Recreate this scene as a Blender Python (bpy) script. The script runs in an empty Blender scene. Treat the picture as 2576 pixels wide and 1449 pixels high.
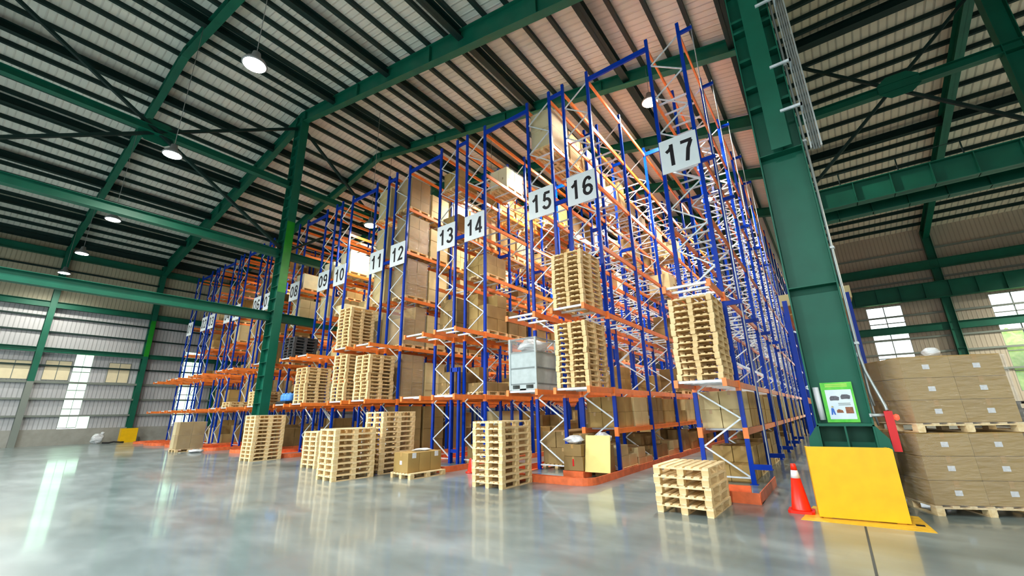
import bpy, math, random
from mathutils import Vector, Matrix

rnd = random.Random(7)
SC = bpy.context.scene
COL = SC.collection

# ------------------------------------------------------------------ materials
def lin(r, g, b):
    def f(c):
        c /= 255.0
        return c / 12.92 if c <= 0.04045 else ((c + 0.055) / 1.055) ** 2.4
    return (f(r), f(g), f(b), 1.0)

def nt(name):
    m = bpy.data.materials.new(name); m.use_nodes = True
    t = m.node_tree
    return m, t, t.nodes['Principled BSDF']

def mat(name, rgb, rough=0.5, metal=0.0, var=0.0, scale=4.0, spec=0.5, bump=0.0, bscale=60.0, rgb2=None, stretch=None, coat=0.0):
    m, t, b = nt(name)
    b.inputs['Roughness'].default_value = rough
    b.inputs['Metallic'].default_value = metal
    b.inputs['Specular IOR Level'].default_value = spec
    b.inputs['Coat Weight'].default_value = coat
    c = lin(*rgb)
    b.inputs['Base Color'].default_value = c
    if var > 0 or rgb2 or bump > 0:
        tc = t.nodes.new('ShaderNodeTexCoord')
        src = tc.outputs['Object']
        if stretch:
            mp = t.nodes.new('ShaderNodeMapping'); mp.inputs['Scale'].default_value = stretch
            t.links.new(src, mp.inputs['Vector']); src = mp.outputs['Vector']
    if var > 0 or rgb2:
        n = t.nodes.new('ShaderNodeTexNoise'); n.inputs['Scale'].default_value = scale
        n.inputs['Detail'].default_value = 5
        t.links.new(src, n.inputs['Vector'])
        r = t.nodes.new('ShaderNodeValToRGB')
        c2 = lin(*rgb2) if rgb2 else tuple(min(1, v * (1 + var)) for v in c[:3]) + (1,)
        c1 = c if rgb2 else tuple(v * (1 - var) for v in c[:3]) + (1,)
        r.color_ramp.elements[0].color = c1; r.color_ramp.elements[0].position = 0.35
        r.color_ramp.elements[1].color = c2; r.color_ramp.elements[1].position = 0.65
        t.links.new(n.outputs['Fac'], r.inputs['Fac'])
        t.links.new(r.outputs['Color'], b.inputs['Base Color'])
    if bump > 0:
        n2 = t.nodes.new('ShaderNodeTexNoise'); n2.inputs['Scale'].default_value = bscale
        t.links.new(src, n2.inputs['Vector'])
        bp = t.nodes.new('ShaderNodeBump'); bp.inputs['Strength'].default_value = bump
        bp.inputs['Distance'].default_value = 0.02
        t.links.new(n2.outputs['Fac'], bp.inputs['Height'])
        t.links.new(bp.outputs['Normal'], b.inputs['Normal'])
    return m

def mat_sheet(name, rgb, axis, pitch, rough=0.45, var=0.06, amp=0.8, groove=0.55):
    """ribbed metal sheet: ribs repeat along 'axis' every pitch metres"""
    m, t, b = nt(name)
    b.inputs['Roughness'].default_value = rough
    b.inputs['Specular IOR Level'].default_value = 0.4
    tc = t.nodes.new('ShaderNodeTexCoord')
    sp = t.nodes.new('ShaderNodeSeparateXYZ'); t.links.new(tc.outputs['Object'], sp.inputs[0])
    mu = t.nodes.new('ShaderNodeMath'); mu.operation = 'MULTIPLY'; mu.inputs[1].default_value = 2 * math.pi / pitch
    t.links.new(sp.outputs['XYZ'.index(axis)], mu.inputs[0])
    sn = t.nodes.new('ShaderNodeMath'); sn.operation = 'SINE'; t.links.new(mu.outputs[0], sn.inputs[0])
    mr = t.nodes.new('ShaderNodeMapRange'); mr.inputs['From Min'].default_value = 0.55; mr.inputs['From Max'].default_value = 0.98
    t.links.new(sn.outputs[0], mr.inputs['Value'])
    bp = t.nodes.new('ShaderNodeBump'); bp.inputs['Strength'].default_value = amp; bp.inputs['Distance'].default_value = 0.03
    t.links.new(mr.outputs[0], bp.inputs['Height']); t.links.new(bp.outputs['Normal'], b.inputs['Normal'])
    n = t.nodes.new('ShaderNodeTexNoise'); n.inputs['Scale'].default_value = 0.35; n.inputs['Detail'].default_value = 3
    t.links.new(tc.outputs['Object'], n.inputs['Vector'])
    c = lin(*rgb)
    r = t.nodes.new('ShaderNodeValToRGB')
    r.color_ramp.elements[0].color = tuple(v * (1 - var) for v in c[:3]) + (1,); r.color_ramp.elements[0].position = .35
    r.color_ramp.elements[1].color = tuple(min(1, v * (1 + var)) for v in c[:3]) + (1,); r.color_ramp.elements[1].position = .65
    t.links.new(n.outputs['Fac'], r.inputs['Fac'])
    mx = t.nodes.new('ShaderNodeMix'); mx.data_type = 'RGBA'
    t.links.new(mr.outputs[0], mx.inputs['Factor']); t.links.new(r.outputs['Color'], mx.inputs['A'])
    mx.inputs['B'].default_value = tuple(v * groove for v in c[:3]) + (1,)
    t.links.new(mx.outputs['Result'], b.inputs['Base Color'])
    return m

def mat_floor():
    m, t, b = nt('polished_concrete')
    b.inputs['Specular IOR Level'].default_value = 0.55
    b.inputs['Coat Weight'].default_value = 0.5
    b.inputs['Coat Roughness'].default_value = 0.075
    tc = t.nodes.new('ShaderNodeTexCoord')
    mp = t.nodes.new('ShaderNodeMapping'); mp.inputs['Scale'].default_value = (0.55, 1.25, 1); mp.inputs['Rotation'].default_value = (0, 0, 0.5)
    t.links.new(tc.outputs['Object'], mp.inputs[0])
    n1 = t.nodes.new('ShaderNodeTexNoise'); n1.inputs['Scale'].default_value = 1.0; n1.inputs['Detail'].default_value = 4; n1.inputs['Roughness'].default_value = .5
    n2 = t.nodes.new('ShaderNodeTexNoise'); n2.inputs['Scale'].default_value = 2.6; n2.inputs['Detail'].default_value = 3
    t.links.new(mp.outputs[0], n1.inputs['Vector']); t.links.new(mp.outputs[0], n2.inputs['Vector'])
    r = t.nodes.new('ShaderNodeValToRGB')
    e = r.color_ramp.elements
    e[0].color = lin(84, 98, 98); e[0].position = .25
    e[1].color = lin(142, 155, 156); e[1].position = .75
    k = e.new(.5); k.color = lin(110, 125, 126)
    mx = t.nodes.new('ShaderNodeMix'); mx.data_type = 'FLOAT'; mx.inputs['Factor'].default_value = .3
    t.links.new(n1.outputs['Fac'], mx.inputs['A']); t.links.new(n2.outputs['Fac'], mx.inputs['B'])
    t.links.new(mx.outputs['Result'], r.inputs['Fac'])
    t.links.new(r.outputs['Color'], b.inputs['Base Color'])
    mr = t.nodes.new('ShaderNodeMapRange'); mr.inputs['To Min'].default_value = .26; mr.inputs['To Max'].default_value = .4
    t.links.new(n2.outputs['Fac'], mr.inputs['Value']); t.links.new(mr.outputs[0], b.inputs['Roughness'])
    return m

def mat_film(name, haze=0.15, tint=(225, 225, 220), opaque=False):
    m, t, b = nt(name)
    out = t.nodes['Material Output']
    gl = t.nodes.new('ShaderNodeBsdfPrincipled'); gl.inputs['Base Color'].default_value = lin(*tint); gl.inputs['Roughness'].default_value = 0.16
    gl.inputs['Specular IOR Level'].default_value = 0.8
    tr = t.nodes.new('ShaderNodeBsdfTransparent')
    mx = t.nodes.new('ShaderNodeMixShader')
    n = t.nodes.new('ShaderNodeTexNoise'); n.inputs['Scale'].default_value = 5; n.inputs['Detail'].default_value = 3
    tc = t.nodes.new('ShaderNodeTexCoord'); mp = t.nodes.new('ShaderNodeMapping'); mp.inputs['Scale'].default_value = (1, 1, 3.5); mp.inputs['Rotation'].default_value = (.3, .4, 0)
    t.links.new(tc.outputs['Object'], mp.inputs[0]); t.links.new(mp.outputs[0], n.inputs['Vector'])
    bp = t.nodes.new('ShaderNodeBump'); bp.inputs['Strength'].default_value = 1.0; bp.inputs['Distance'].default_value = .06
    t.links.new(n.outputs['Fac'], bp.inputs['Height']); t.links.new(bp.outputs['Normal'], gl.inputs['Normal'])
    mx.inputs['Fac'].default_value = haze
    t.links.new(tr.outputs[0], mx.inputs[1]); t.links.new(gl.outputs[0], mx.inputs[2]); t.links.new(mx.outputs[0], out.inputs['Surface'])
    return m

def mat_glass(name, fac=.12, tint=(230, 240, 240), tr_col=(255, 255, 255)):
    m, t, b = nt(name)
    out = t.nodes['Material Output']
    b.inputs['Base Color'].default_value = lin(*tint); b.inputs['Roughness'].default_value = .1
    tr = t.nodes.new('ShaderNodeBsdfTransparent'); tr.inputs['Color'].default_value = lin(*tr_col)
    mx = t.nodes.new('ShaderNodeMixShader'); mx.inputs['Fac'].default_value = fac
    t.links.new(tr.outputs[0], mx.inputs[1]); t.links.new(b.outputs[0], mx.inputs[2]); t.links.new(mx.outputs[0], out.inputs['Surface'])
    return m

def mat_emit(name, rgb, strength):
    m, t, b = nt(name)
    b.inputs['Emission Color'].default_value = lin(*rgb); b.inputs['Emission Strength'].default_value = strength
    b.inputs['Base Color'].default_value = lin(*rgb)
    return m

M = {}
M['floor'] = mat_floor()
M['green'] = mat('green_steel_paint', (6, 90, 69), .5, var=.1, scale=1.5, spec=.35)
M['greenbright'] = mat('bright_green_paint', (10, 130, 24), .4, var=.1)
M['purlin'] = mat('dark_green_purlin_paint', (14, 42, 38), .55, var=.12, scale=2, spec=.3)
M['blue'] = mat('blue_rack_paint', (0, 52, 164), .3, var=.06, spec=.22)
M['orange'] = mat('orange_beam_paint', (246, 132, 56), .34, var=.08)
M['rail'] = mat('orange_guide_rail_paint', (226, 108, 58), .5, var=.15, scale=6)
M['galv'] = mat('galvanised_steel', (216, 226, 232), .32, metal=.2, var=.1, scale=10)
M['wood'] = mat('pallet_pine', (224, 194, 142), .7, rgb2=(246, 224, 178), scale=3, stretch=(6, 1.2, 6), bump=.15, bscale=20)
M['wood2'] = mat('pallet_pine_warm', (214, 182, 126), .72, rgb2=(238, 210, 158), scale=3, stretch=(1.2, 5, 5))
M['woodold'] = mat('dark_grey_pallet', (58, 58, 60), .7, var=.25)
M['card'] = mat('brown_cardboard', (152, 122, 66), .75, rgb2=(172, 142, 82), scale=1.3)
M['card2'] = mat('pale_cardboard', (196, 178, 128), .75, rgb2=(210, 192, 142), scale=1.3)
M['card3'] = mat('dark_cardboard', (128, 104, 60), .78, rgb2=(148, 122, 74), scale=1.6)
M['cream'] = mat('cream_carton', (238, 224, 178), .6, var=.05)
M['label'] = mat('white_paper_label', (226, 228, 232), .6, rgb2=(205, 208, 214), scale=30)
M['tape'] = mat('brown_packing_tape', (176, 140, 84), .3)
M['sign'] = mat('white_sign_board', (240, 249, 255), .4, var=.02)
M['ink'] = mat('black_ink', (16, 14, 22), .5)
M['grey'] = mat('grey_crate_metal', (172, 184, 184), .4, var=.08, scale=6)
M['greydark'] = mat('grey_crate_edge', (110, 120, 120), .4)
M['yellow'] = mat('yellow_guard_paint', (238, 186, 0), .42, var=.05, scale=5)
M['yellowfloor'] = mat('yellow_floor_paint', (228, 180, 52), .5, var=.12, scale=12)
M['red'] = mat('red_paint', (205, 16, 22), .4, var=.06)
M['cone'] = mat('orange_red_cone_plastic', (238, 42, 18), .38, var=.04)
M['white'] = mat('white_reflective_band', (236, 236, 240), .4)
M['redlamp'] = mat_emit('red_indicator_lamp', (255, 60, 40), 2.5)
M['concrete'] = mat('concrete_dado', (146, 146, 136), .8, rgb2=(158, 158, 150), scale=2.2)
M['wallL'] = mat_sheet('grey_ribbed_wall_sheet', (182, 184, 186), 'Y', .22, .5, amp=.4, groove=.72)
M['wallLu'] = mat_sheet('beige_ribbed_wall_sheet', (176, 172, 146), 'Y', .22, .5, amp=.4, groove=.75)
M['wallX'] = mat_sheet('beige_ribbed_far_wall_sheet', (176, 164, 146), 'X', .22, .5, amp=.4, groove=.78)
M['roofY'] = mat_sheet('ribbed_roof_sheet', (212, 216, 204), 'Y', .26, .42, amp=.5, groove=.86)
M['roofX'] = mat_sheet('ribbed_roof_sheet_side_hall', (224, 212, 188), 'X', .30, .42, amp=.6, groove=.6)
M['film'] = mat_film('clear_stretch_film')
M['filmdark'] = mat_film('grey_stretch_film', .42, (112, 100, 84))
M['bag'] = mat_film('white_plastic_bag', .82, (232, 236, 238))
M['paleboard'] = mat('pale_yellow_board', (240, 222, 136), .6, var=.03)
M['bluebox'] = mat('blue_plastic_bottle', (70, 140, 220), .25, var=.1)
M['pane'] = mat_glass('window_glass')
M['translucent'] = mat_glass('translucent_ribbed_sheet', .25, (225, 245, 225), (235, 255, 235))
M['frame'] = mat('window_frame_grey', (120, 128, 120), .5)
M['creamblind'] = mat('cream_window_blind', (226, 214, 178), .7, var=.03)
M['lens'] = mat_emit('lamp_lens', (255, 252, 240), 60)
M['housing'] = mat('lamp_housing_grey', (130, 134, 134), .4, metal=.4)
M['cable'] = mat('grey_cable', (120, 124, 120), .6)
M['conduit'] = mat('grey_conduit', (170, 178, 176), .35, metal=.4)
M['leaf'] = mat('hedge_leaves', (128, 190, 60), .7, rgb2=(190, 225, 110), scale=3)
M['grass'] = mat('outside_grass', (120, 170, 70), .9, rgb2=(150, 190, 90), scale=.6)
M['postergreen'] = mat('poster_green', (70, 190, 50), .5, rgb2=(110, 210, 70), scale=8)
M['posterwhite'] = mat('poster_white', (222, 232, 236), .5, rgb2=(205, 222, 232), scale=5)
M['posterdark'] = mat('poster_dark_print', (84, 84, 92), .5, var=.3, scale=40)
M['posterbrown'] = mat('poster_brown_print', (140, 84, 50), .5, var=.3, scale=30)
M['posterblue'] = mat('poster_blue_print', (40, 100, 190), .5)
M['paper'] = mat('white_paper_roll', (232, 234, 236), .6)
M['joint'] = mat('dark_floor_joint', (62, 66, 62), .8)
M['black'] = mat('black_rubber', (26, 26, 26), .7)

# ------------------------------------------------------------------ mesh building
class MB:
    def __init__(s): s.v = []; s.f = []; s.mi = []; s.mats = []; s.smooth = []
    def _m(s, m):
        if m not in s.mats: s.mats.append(m)
        return s.mats.index(m)
    def add(s, vs, fs, m, smooth=False):
        o = len(s.v); s.v.extend([tuple(v) for v in vs]); k = s._m(m)
        for f in fs: s.f.append(tuple(i + o for i in f)); s.mi.append(k); s.smooth.append(smooth)
    def box(s, x0, x1, y0, y1, z0, z1, m):
        vs = [(x0, y0, z0), (x1, y0, z0), (x1, y1, z0), (x0, y1, z0), (x0, y0, z1), (x1, y0, z1), (x1, y1, z1), (x0, y1, z1)]
        s.add(vs, [(0, 3, 2, 1), (4, 5, 6, 7), (0, 1, 5, 4), (1, 2, 6, 5), (2, 3, 7, 6), (3, 0, 4, 7)], m)
    def bar(s, p, q, w, h, m, up=(0, 0, 1)):
        p = Vector(p); q = Vector(q); a = (q - p).normalized(); up = Vector(up)
        sd = a.cross(up)
        if sd.length < 1e-5: sd = a.cross(Vector((1, 0, 0)))
        sd.normalize(); u = sd.cross(a)
        vs = []
        for c in (p, q):
            for i, j in ((-1, -1), (1, -1), (1, 1), (-1, 1)):
                vs.append(c + sd * (i * w / 2) + u * (j * h / 2))
        s.add(vs, [(0, 1, 2, 3), (7, 6, 5, 4), (0, 4, 5, 1), (1, 5, 6, 2), (2, 6, 7, 3), (3, 7, 4, 0)], m)
    def ibeam(s, p, q, depth, width, m, up=(0, 0, 1), tf=.018, tw=.014):
        p = Vector(p); q = Vector(q); a = (q - p).normalized(); up = Vector(up)
        sd = a.cross(up).normalized(); u = sd.cross(a)
        s.bar(p, q, tw, depth, m, up)
        for k in (-1, 1):
            o = u * (k * (depth / 2 - tf / 2)); s.bar(p + o, q + o, width, tf, m, up)
    def tube(s, pts, r, m, n=8, caps=True):
        pts = [Vector(p) for p in pts]; rings = []
        for i, p in enumerate(pts):
            if i == 0: a = pts[1] - p
            elif i == len(pts) - 1: a = p - pts[-2]
            else: a = (pts[i + 1] - pts[i - 1])
            a.normalize(); b = a.orthogonal().normalized() if abs(a.z) > .99 else a.cross(Vector((0, 0, 1))).normalized()
            c = a.cross(b)
            rr = r[i] if isinstance(r, (list, tuple)) else r
            rings.append([p + (b * math.cos(2 * math.pi * k / n) + c * math.sin(2 * math.pi * k / n)) * rr for k in range(n)])
        vs = [v for g in rings for v in g]; fs = []
        for i in range(len(pts) - 1):
            for k in range(n):
                fs.append((i * n + k, i * n + (k + 1) % n, (i + 1) * n + (k + 1) % n, (i + 1) * n + k))
        if caps:
            fs.append(tuple(range(n))[::-1]); fs.append(tuple((len(pts) - 1) * n + k for k in range(n)))
        s.add(vs, fs, m, True)
    def lathe(s, prof, m, n=24, c=(0, 0, 0)):
        vs = []; fs = []
        for r, z in prof:
            for k in range(n):
                vs.append((c[0] + r * math.cos(2 * math.pi * k / n), c[1] + r * math.sin(2 * math.pi * k / n), c[2] + z))
        for i in range(len(prof) - 1):
            for k in range(n):
                fs.append((i * n + k, i * n + (k + 1) % n, (i + 1) * n + (k + 1) % n, (i + 1) * n + k))
        fs.append(tuple((len(prof) - 1) * n + k for k in range(n))); fs.append(tuple(range(n))[::-1])
        s.add(vs, fs, m, True)
    def prism(s, poly, axis, a0, a1, m):
        """poly in the two other axes, extruded along axis between a0 and a1"""
        def mk(p, a):
            if axis == 'x': return (a, p[0], p[1])
            if axis == 'y': return (p[0], a, p[1])
            return (p[0], p[1], a)
        n = len(poly)
        vs = [mk(p, a0) for p in poly] + [mk(p, a1) for p in poly]
        fs = [tuple(range(n)), tuple(range(2 * n - 1, n - 1, -1))]
        for i in range(n): fs.append((i, n + i, n + (i + 1) % n, (i + 1) % n))
        s.add(vs, fs, m)
    def mesh(s, name):
        me = bpy.data.meshes.new(name)
        me.from_pydata(s.v, [], s.f); me.update()
        for mt in s.mats: me.materials.append(M[mt])
        me.polygons.foreach_set('material_index', s.mi)
        me.polygons.foreach_set('use_smooth', s.smooth)
        return me
    def build(s, name, parent=None, loc=None, rz=0.0):
        return link(name, s.mesh(name), parent, loc, rz)

def link(name, data, parent=None, loc=None, rz=0.0):
    o = bpy.data.objects.new(name, data); COL.objects.link(o)
    if parent: o.parent = parent
    if loc: o.location = loc
    if rz: o.rotation_euler = (0, 0, rz)
    return o

def tag(o, label=None, cat=None, group=None, kind=None):
    if label: o['label'] = label
    if cat: o['category'] = cat
    if group: o['group'] = group
    if kind: o['kind'] = kind
    return o

def empty(name, loc, label, cat, group=None, rz=0.0):
    o = bpy.data.objects.new(name, None); COL.objects.link(o); o.location = loc; o.rotation_euler = (0, 0, rz)
    return tag(o, label, cat, group)

def struct(name, mb, label=None, cat=None):
    o = mb.build(name); tag(o, label, cat, None, 'structure'); return o

ORD = ['bottom', 'second', 'third', 'fourth', 'fifth', 'sixth', 'seventh', 'eighth', 'ninth', 'tenth', 'eleventh', 'twelfth', 'thirteenth']
NUMW = {1: 'one', 2: 'two', 3: 'three', 5: 'five', 7: 'seven', 8: 'eight', 9: 'nine', 10: 'ten', 11: 'eleven', 12: 'twelve', 13: 'thirteen'}
RN = ['', 'one', 'two', 'three', 'four', 'five', 'six', 'seven', 'eight', 'nine', 'ten', 'eleven', 'twelve', 'thirteen', 'fourteen', 'fifteen', 'sixteen', 'seventeen']
WORD = ['first', 'second', 'third', 'fourth', 'fifth', 'sixth', 'seventh', 'eighth', 'ninth', 'tenth', 'eleventh', 'twelfth', 'thirteenth', 'fourteenth', 'fifteenth', 'sixteenth']

# ------------------------------------------------------------------ camera (solved from the photograph)
CAMP = dict(f=1051.279411578524, yaw=math.radians(36.5205182), pitch=math.radians(16.64762966), roll=math.radians(-1.13306697))
def make_camera():
    y, p, r = CAMP['yaw'], CAMP['pitch'], CAMP['roll']
    F = Vector((-math.sin(y) * math.cos(p), math.cos(y) * math.cos(p), math.sin(p)))
    R = Vector((math.cos(y), math.sin(y), 0)); U = R.cross(F)
    R2 = R * math.cos(r) + U * math.sin(r); U2 = -R * math.sin(r) + U * math.cos(r)
    cd = bpy.data.cameras.new('camera'); co = bpy.data.objects.new('camera', cd); COL.objects.link(co)
    mt = Matrix.Identity(4)
    for i in range(3):
        mt[i][0] = R2[i]; mt[i][1] = U2[i]; mt[i][2] = -F[i]
    mt[0][3], mt[1][3], mt[2][3] = 0, 0, 1.5
    co.matrix_world = mt
    cd.sensor_fit = 'HORIZONTAL'; cd.sensor_width = 36; cd.lens = CAMP['f'] * 36 / 2576
    cd.clip_start = .05; cd.clip_end = 400
    SC.camera = co
make_camera()

# ------------------------------------------------------------------ hall dimensions
XL, XRIDGE, YC = -42.3, -21.2, 9.06
ZR, SL = 18.05, 0.2                      # underside of purlins at the ridge, roof pitch
YB, YF = -9.0, 58.0                      # back and far end of the main hall
def zroof(x): return ZR - SL * abs(x - XRIDGE)
FRAMES = [-2.6, 3.5, YC, 14.05, 19.0, 24.2, 30.0]
YW, PITCH2, Z2 = 39.5, 0.222, 13.35      # side hall: far wall, pitch, eave (underside)
YR2 = 20.2
X2 = 24.0
def zroof2(y): return Z2 + PITCH2 * (YW - y) if y > YR2 else Z2 + PITCH2 * (YW - YR2) - PITCH2 * (YR2 - y)

# floor
b = MB(); b.box(-43, X2 + 1, -12, YF + 1, -.12, 0, 'floor'); struct('floor', b)
b = MB(); b.box(-.012, .012, 2.0, 7.60, .0, .003, 'joint'); struct('trim_1', b)
# roof sheets
for nm, xa, xb in (('ceiling_left_slope', XL - .3, XRIDGE), ('ceiling_right_slope', XRIDGE, .25)):
    b = MB(); za, zb = zroof(xa) + .2, zroof(xb) + .2
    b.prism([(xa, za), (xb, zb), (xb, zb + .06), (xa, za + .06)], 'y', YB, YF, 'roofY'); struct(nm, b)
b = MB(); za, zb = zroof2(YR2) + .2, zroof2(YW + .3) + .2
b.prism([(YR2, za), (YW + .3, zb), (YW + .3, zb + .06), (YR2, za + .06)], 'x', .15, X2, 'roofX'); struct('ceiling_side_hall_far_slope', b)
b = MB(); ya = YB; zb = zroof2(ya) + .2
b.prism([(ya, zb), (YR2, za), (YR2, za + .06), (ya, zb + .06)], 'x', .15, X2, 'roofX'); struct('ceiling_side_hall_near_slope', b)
b = MB(); b.prism([(YB, 10.0), (YW, 13.2), (YW, Z2 + .2), (YR2, za), (YB, zb)], 'x', .10, .15, 'roofX'); struct('wall_gable', b)

# purlins of the main hall, one object each
def purlin(p, q, w, h):
    b = MB(); b.bar(p, q, w, h, 'purlin'); tag(b.build('roof_purlin'), None, None, 'roof purlins', 'structure')
def roof_strut(p, q, d, w):
    b = MB(); b.ibeam(p, q, d, w, 'purlin'); tag(b.build('roof_strut'), None, None, 'roof struts', 'structure')
for side in (-1, 1):
    for k in range(21):
        off = .55 + 1.0 * k
        x = XRIDGE + side * off
        if not (XL < x < .2): continue
        purlin((x, YB, zroof(x) + .10), (x, YF, zroof(x) + .10), .13, .2)
    for off in (3.3, 7.8, 12.3, 16.8, 20.6):
        x = XRIDGE + side * off
        roof_strut((x, YB, zroof(x) - .2), (x, YF, zroof(x) - .2), .38, .26)
# purlins of the side hall
for y in (19.72, 20.83, 21.79, 22.69, 23.58, 24.38, 25.39, 26.47, 27.54, 28.6, 29.6, 30.6, 31.6, 32.6, 33.6, 34.6, 35.6, 36.6, 37.6, 38.6, 18.6, 17.5, 16.4, 15.3, 14.2, 13.1, 12, 10.9, 9.8, 8.7, 7.6, 6.5):
    purlin((.3, y, zroof2(y) + .10), (X2, y, zroof2(y) + .10), .13, .2)
for y in (20.25, 28.2, 35.0, 12.2):
    roof_strut((.3, y, zroof2(y) - .22), (X2, y, zroof2(y) - .22), .4, .3)

# rafters of the main hall (tapered I sections)
def rafter(y, side):
    xa = XRIDGE; xb = (XL - .1) if side < 0 else .1
    b = MB(); za, zb = zroof(xa) - .02, zroof(xb) - .02
    da, db = (.62, 1.12) if y == YC else (.42, .55)
    b.prism([(xa, za), (xb, zb), (xb, zb - db), (xa, za - da)], 'y', y - .01, y + .01, 'green')
    b.bar((xa, y, za), (xb, y, zb), .3, .025, 'green'); b.bar((xa, y, za - da), (xb, y, zb - db), .3, .025, 'green')
    n = 5
    for i in range(n):
        t = i / (n - 1) * .96 + .02; x = xa + (xb - xa) * t; z1 = za + (zb - za) * t; z0 = z1 - (da + (db - da) * t)
        b.box(x - .008, x + .008, y - .14, y + .14, z0, z1, 'green')
    tag(b.build('roof_rafter'), None, None, 'main hall rafters', 'structure')
for y in FRAMES:
    rafter(y, -1); rafter(y, 1)
# rafters of the side hall
for x in (7.15, 15.4):
    for a, c in ((YW, YR2), (2.0, YR2)):
        b = MB(); b.ibeam((x, a, zroof2(a) - .38), (x, c, zroof2(c) - .38), .7, .32, 'green', tf=.025)
        tag(b.build('roof_rafter'), None, None, 'side hall rafters', 'structure')

# H columns
def hcolumn(x, y, z0, z1, d, w, stiff, name='steel_column', mt='green'):
    b = MB()
    for k in (-1, 1):
        b.box(x + k * d / 2 - .012, x + k * d / 2 + .012, y - w / 2, y + w / 2, z0, z1, mt)
    b.box(x - d / 2, x + d / 2, y - .01, y + .01, z0, z1, mt)
    for z in stiff: b.box(x - d / 2, x + d / 2, y - w / 2 + .01, y + w / 2 - .01, z - .008, z + .008, mt)
    return b
# column under the ridge
b = hcolumn(XRIDGE, YC, 0, zroof(XRIDGE) - .6, .72, .4, [.9 + .62 * i for i in range(26)])
b.box(XRIDGE + .372, XRIDGE + .378, YC - .19, YC + .19, 7.4, 11.2, 'greenbright')
struct('steel_column', b)
for y in (-2.6, 19.0):
    struct('steel_column', hcolumn(XRIDGE, y, 0, zroof(XRIDGE) - .6, .72, .4, [2, 5, 8, 11, 14]))
# left wall columns
for y in FRAMES[:5]:
    b = hcolumn(XL + .02, y, 4.1 if y == 3.5 else 0, zroof(XL) - .2, .5, .32, [8, 12])
    if y == 3.5:
        q = hcolumn(XL + .02, y, 0, 4.1, .5, .32, [2, 4], mt='frame'); b.add(q.v, q.f, 'frame')
    if y == YC: b.box(XL + .283, XL + .29, y - .15, y + .15, 6.2, 9.0, 'greenbright')
    struct('steel_column', b)
# big eave column close to the camera
CX = 0.035
b = hcolumn(CX, YC, 0, 12.9, .72, .44, [3.56, 6.3], 'steel_column')
for z in (7.45, 7.95, 8.67, 9.45, 9.75, 10.6, 11.4): b.box(CX - .36, CX + .36, YC - .2, YC + .2, z - .03, z + .03, 'green')
b.box(CX + .03, CX + .05, YC - .34, YC - .01, 6.3, 12.9, 'green')
b.box(CX - .13, CX + .20, YC - .36, YC - .34, 6.3, 12.9, 'green')
# base plate with gussets
b.box(CX - .50, CX + .50, YC - .42, YC + .42, 0, .06, 'green')
b.box(CX - .36, CX + .36, YC - .36, YC + .36, 1.2, 1.24, 'green'); b.box(CX - .5, CX + .5, YC - .38, YC + .38, .80, .86, 'green')
b.box(CX - .012, CX + .012, YC - .36, YC + .36, .06, 1.2, 'green')
for k in (-1, 1):
    b.box(CX + k * .35 - .012, CX + k * .35 + .012, YC - .36, YC + .36, .06, 1.22, 'green')
    for yy in (YC - .36, YC + .34): b.prism([(CX + k * .36, 1.22), (CX + k * .5, 1.02), (CX + k * .52, .84), (CX + k * .36, .84)], 'y', yy, yy + .02, 'green')
struct('steel_column', b)
for y in (18.6, 28.5): struct('steel_column', hcolumn(CX, y, 0, 12.9, .72, .44, [4, 8]))
# columns of the side hall
struct('steel_column', hcolumn(7.1, 19.6, 0, zroof2(19.6) - .3, .5, .44, [5, 9]))
struct('steel_column', hcolumn(15.4, 19.6, 0, zroof2(19.6) - .3, .5, .44, [5, 9]))
for x in (7.15, 15.4): struct('steel_column', hcolumn(x, YW - .28, 0, Z2 - .1, .42, .4, [5, 9]))

# bracing beams in the plane under the ridge
for z, d in ((13.38, .3), (9.45, .38), (6.2, .42)):
    for ya, yb in ((-2.6, YC), (YC, 19.0)):
        b = MB(); b.ibeam((XRIDGE, ya + .22, z), (XRIDGE, yb - .22, z), d, .3, 'green', tf=.02); struct('tie_beam', b)
for ya, yb in ((-2.6, YC), (YC, 19.0)):
    b = MB(); ym = (ya + yb) / 2
    for s in (-1, 1):
        b.bar((XRIDGE + .05 * s, ya + .2, 13.35 + 3.6 * s), (XRIDGE + .05 * s, yb - .2, 13.35 - 3.6 * s), .12, .14, 'purlin', up=(1, 0, 0))
    b.prism([(ym - .6, 13.08), (ym - .34, 12.86), (ym + .34, 12.86), (ym + .6, 13.08), (ym + .6, 13.68), (ym + .34, 13.9), (ym - .34, 13.9), (ym - .6, 13.68)], 'x', XRIDGE - .09, XRIDGE - .07, 'green')
    struct('cross_brace', b)
# side hall: strut and cross brace beside the runway girder
b = MB(); b.ibeam((.6, 19.5, 13.2), (14.5, 19.5, 13.2), .34, .3, 'green', tf=.02); struct('tie_beam', b)
b = MB()
for s in (-1, 1): b.bar((.9, 19.5 + .05 * s, 13.2 + 3.1 * s), (7.1, 19.5 + .05 * s, 13.2 - 3.1 * s), .1, .12, 'purlin', up=(0, 1, 0))
b.prism([(3.55, 13.0), (3.85, 12.74), (4.45, 12.74), (4.75, 13.0), (4.75, 13.42), (4.45, 13.68), (3.85, 13.68), (3.55, 13.42)], 'y', 19.38, 19.40, 'green'); struct('cross_brace', b)

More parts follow.
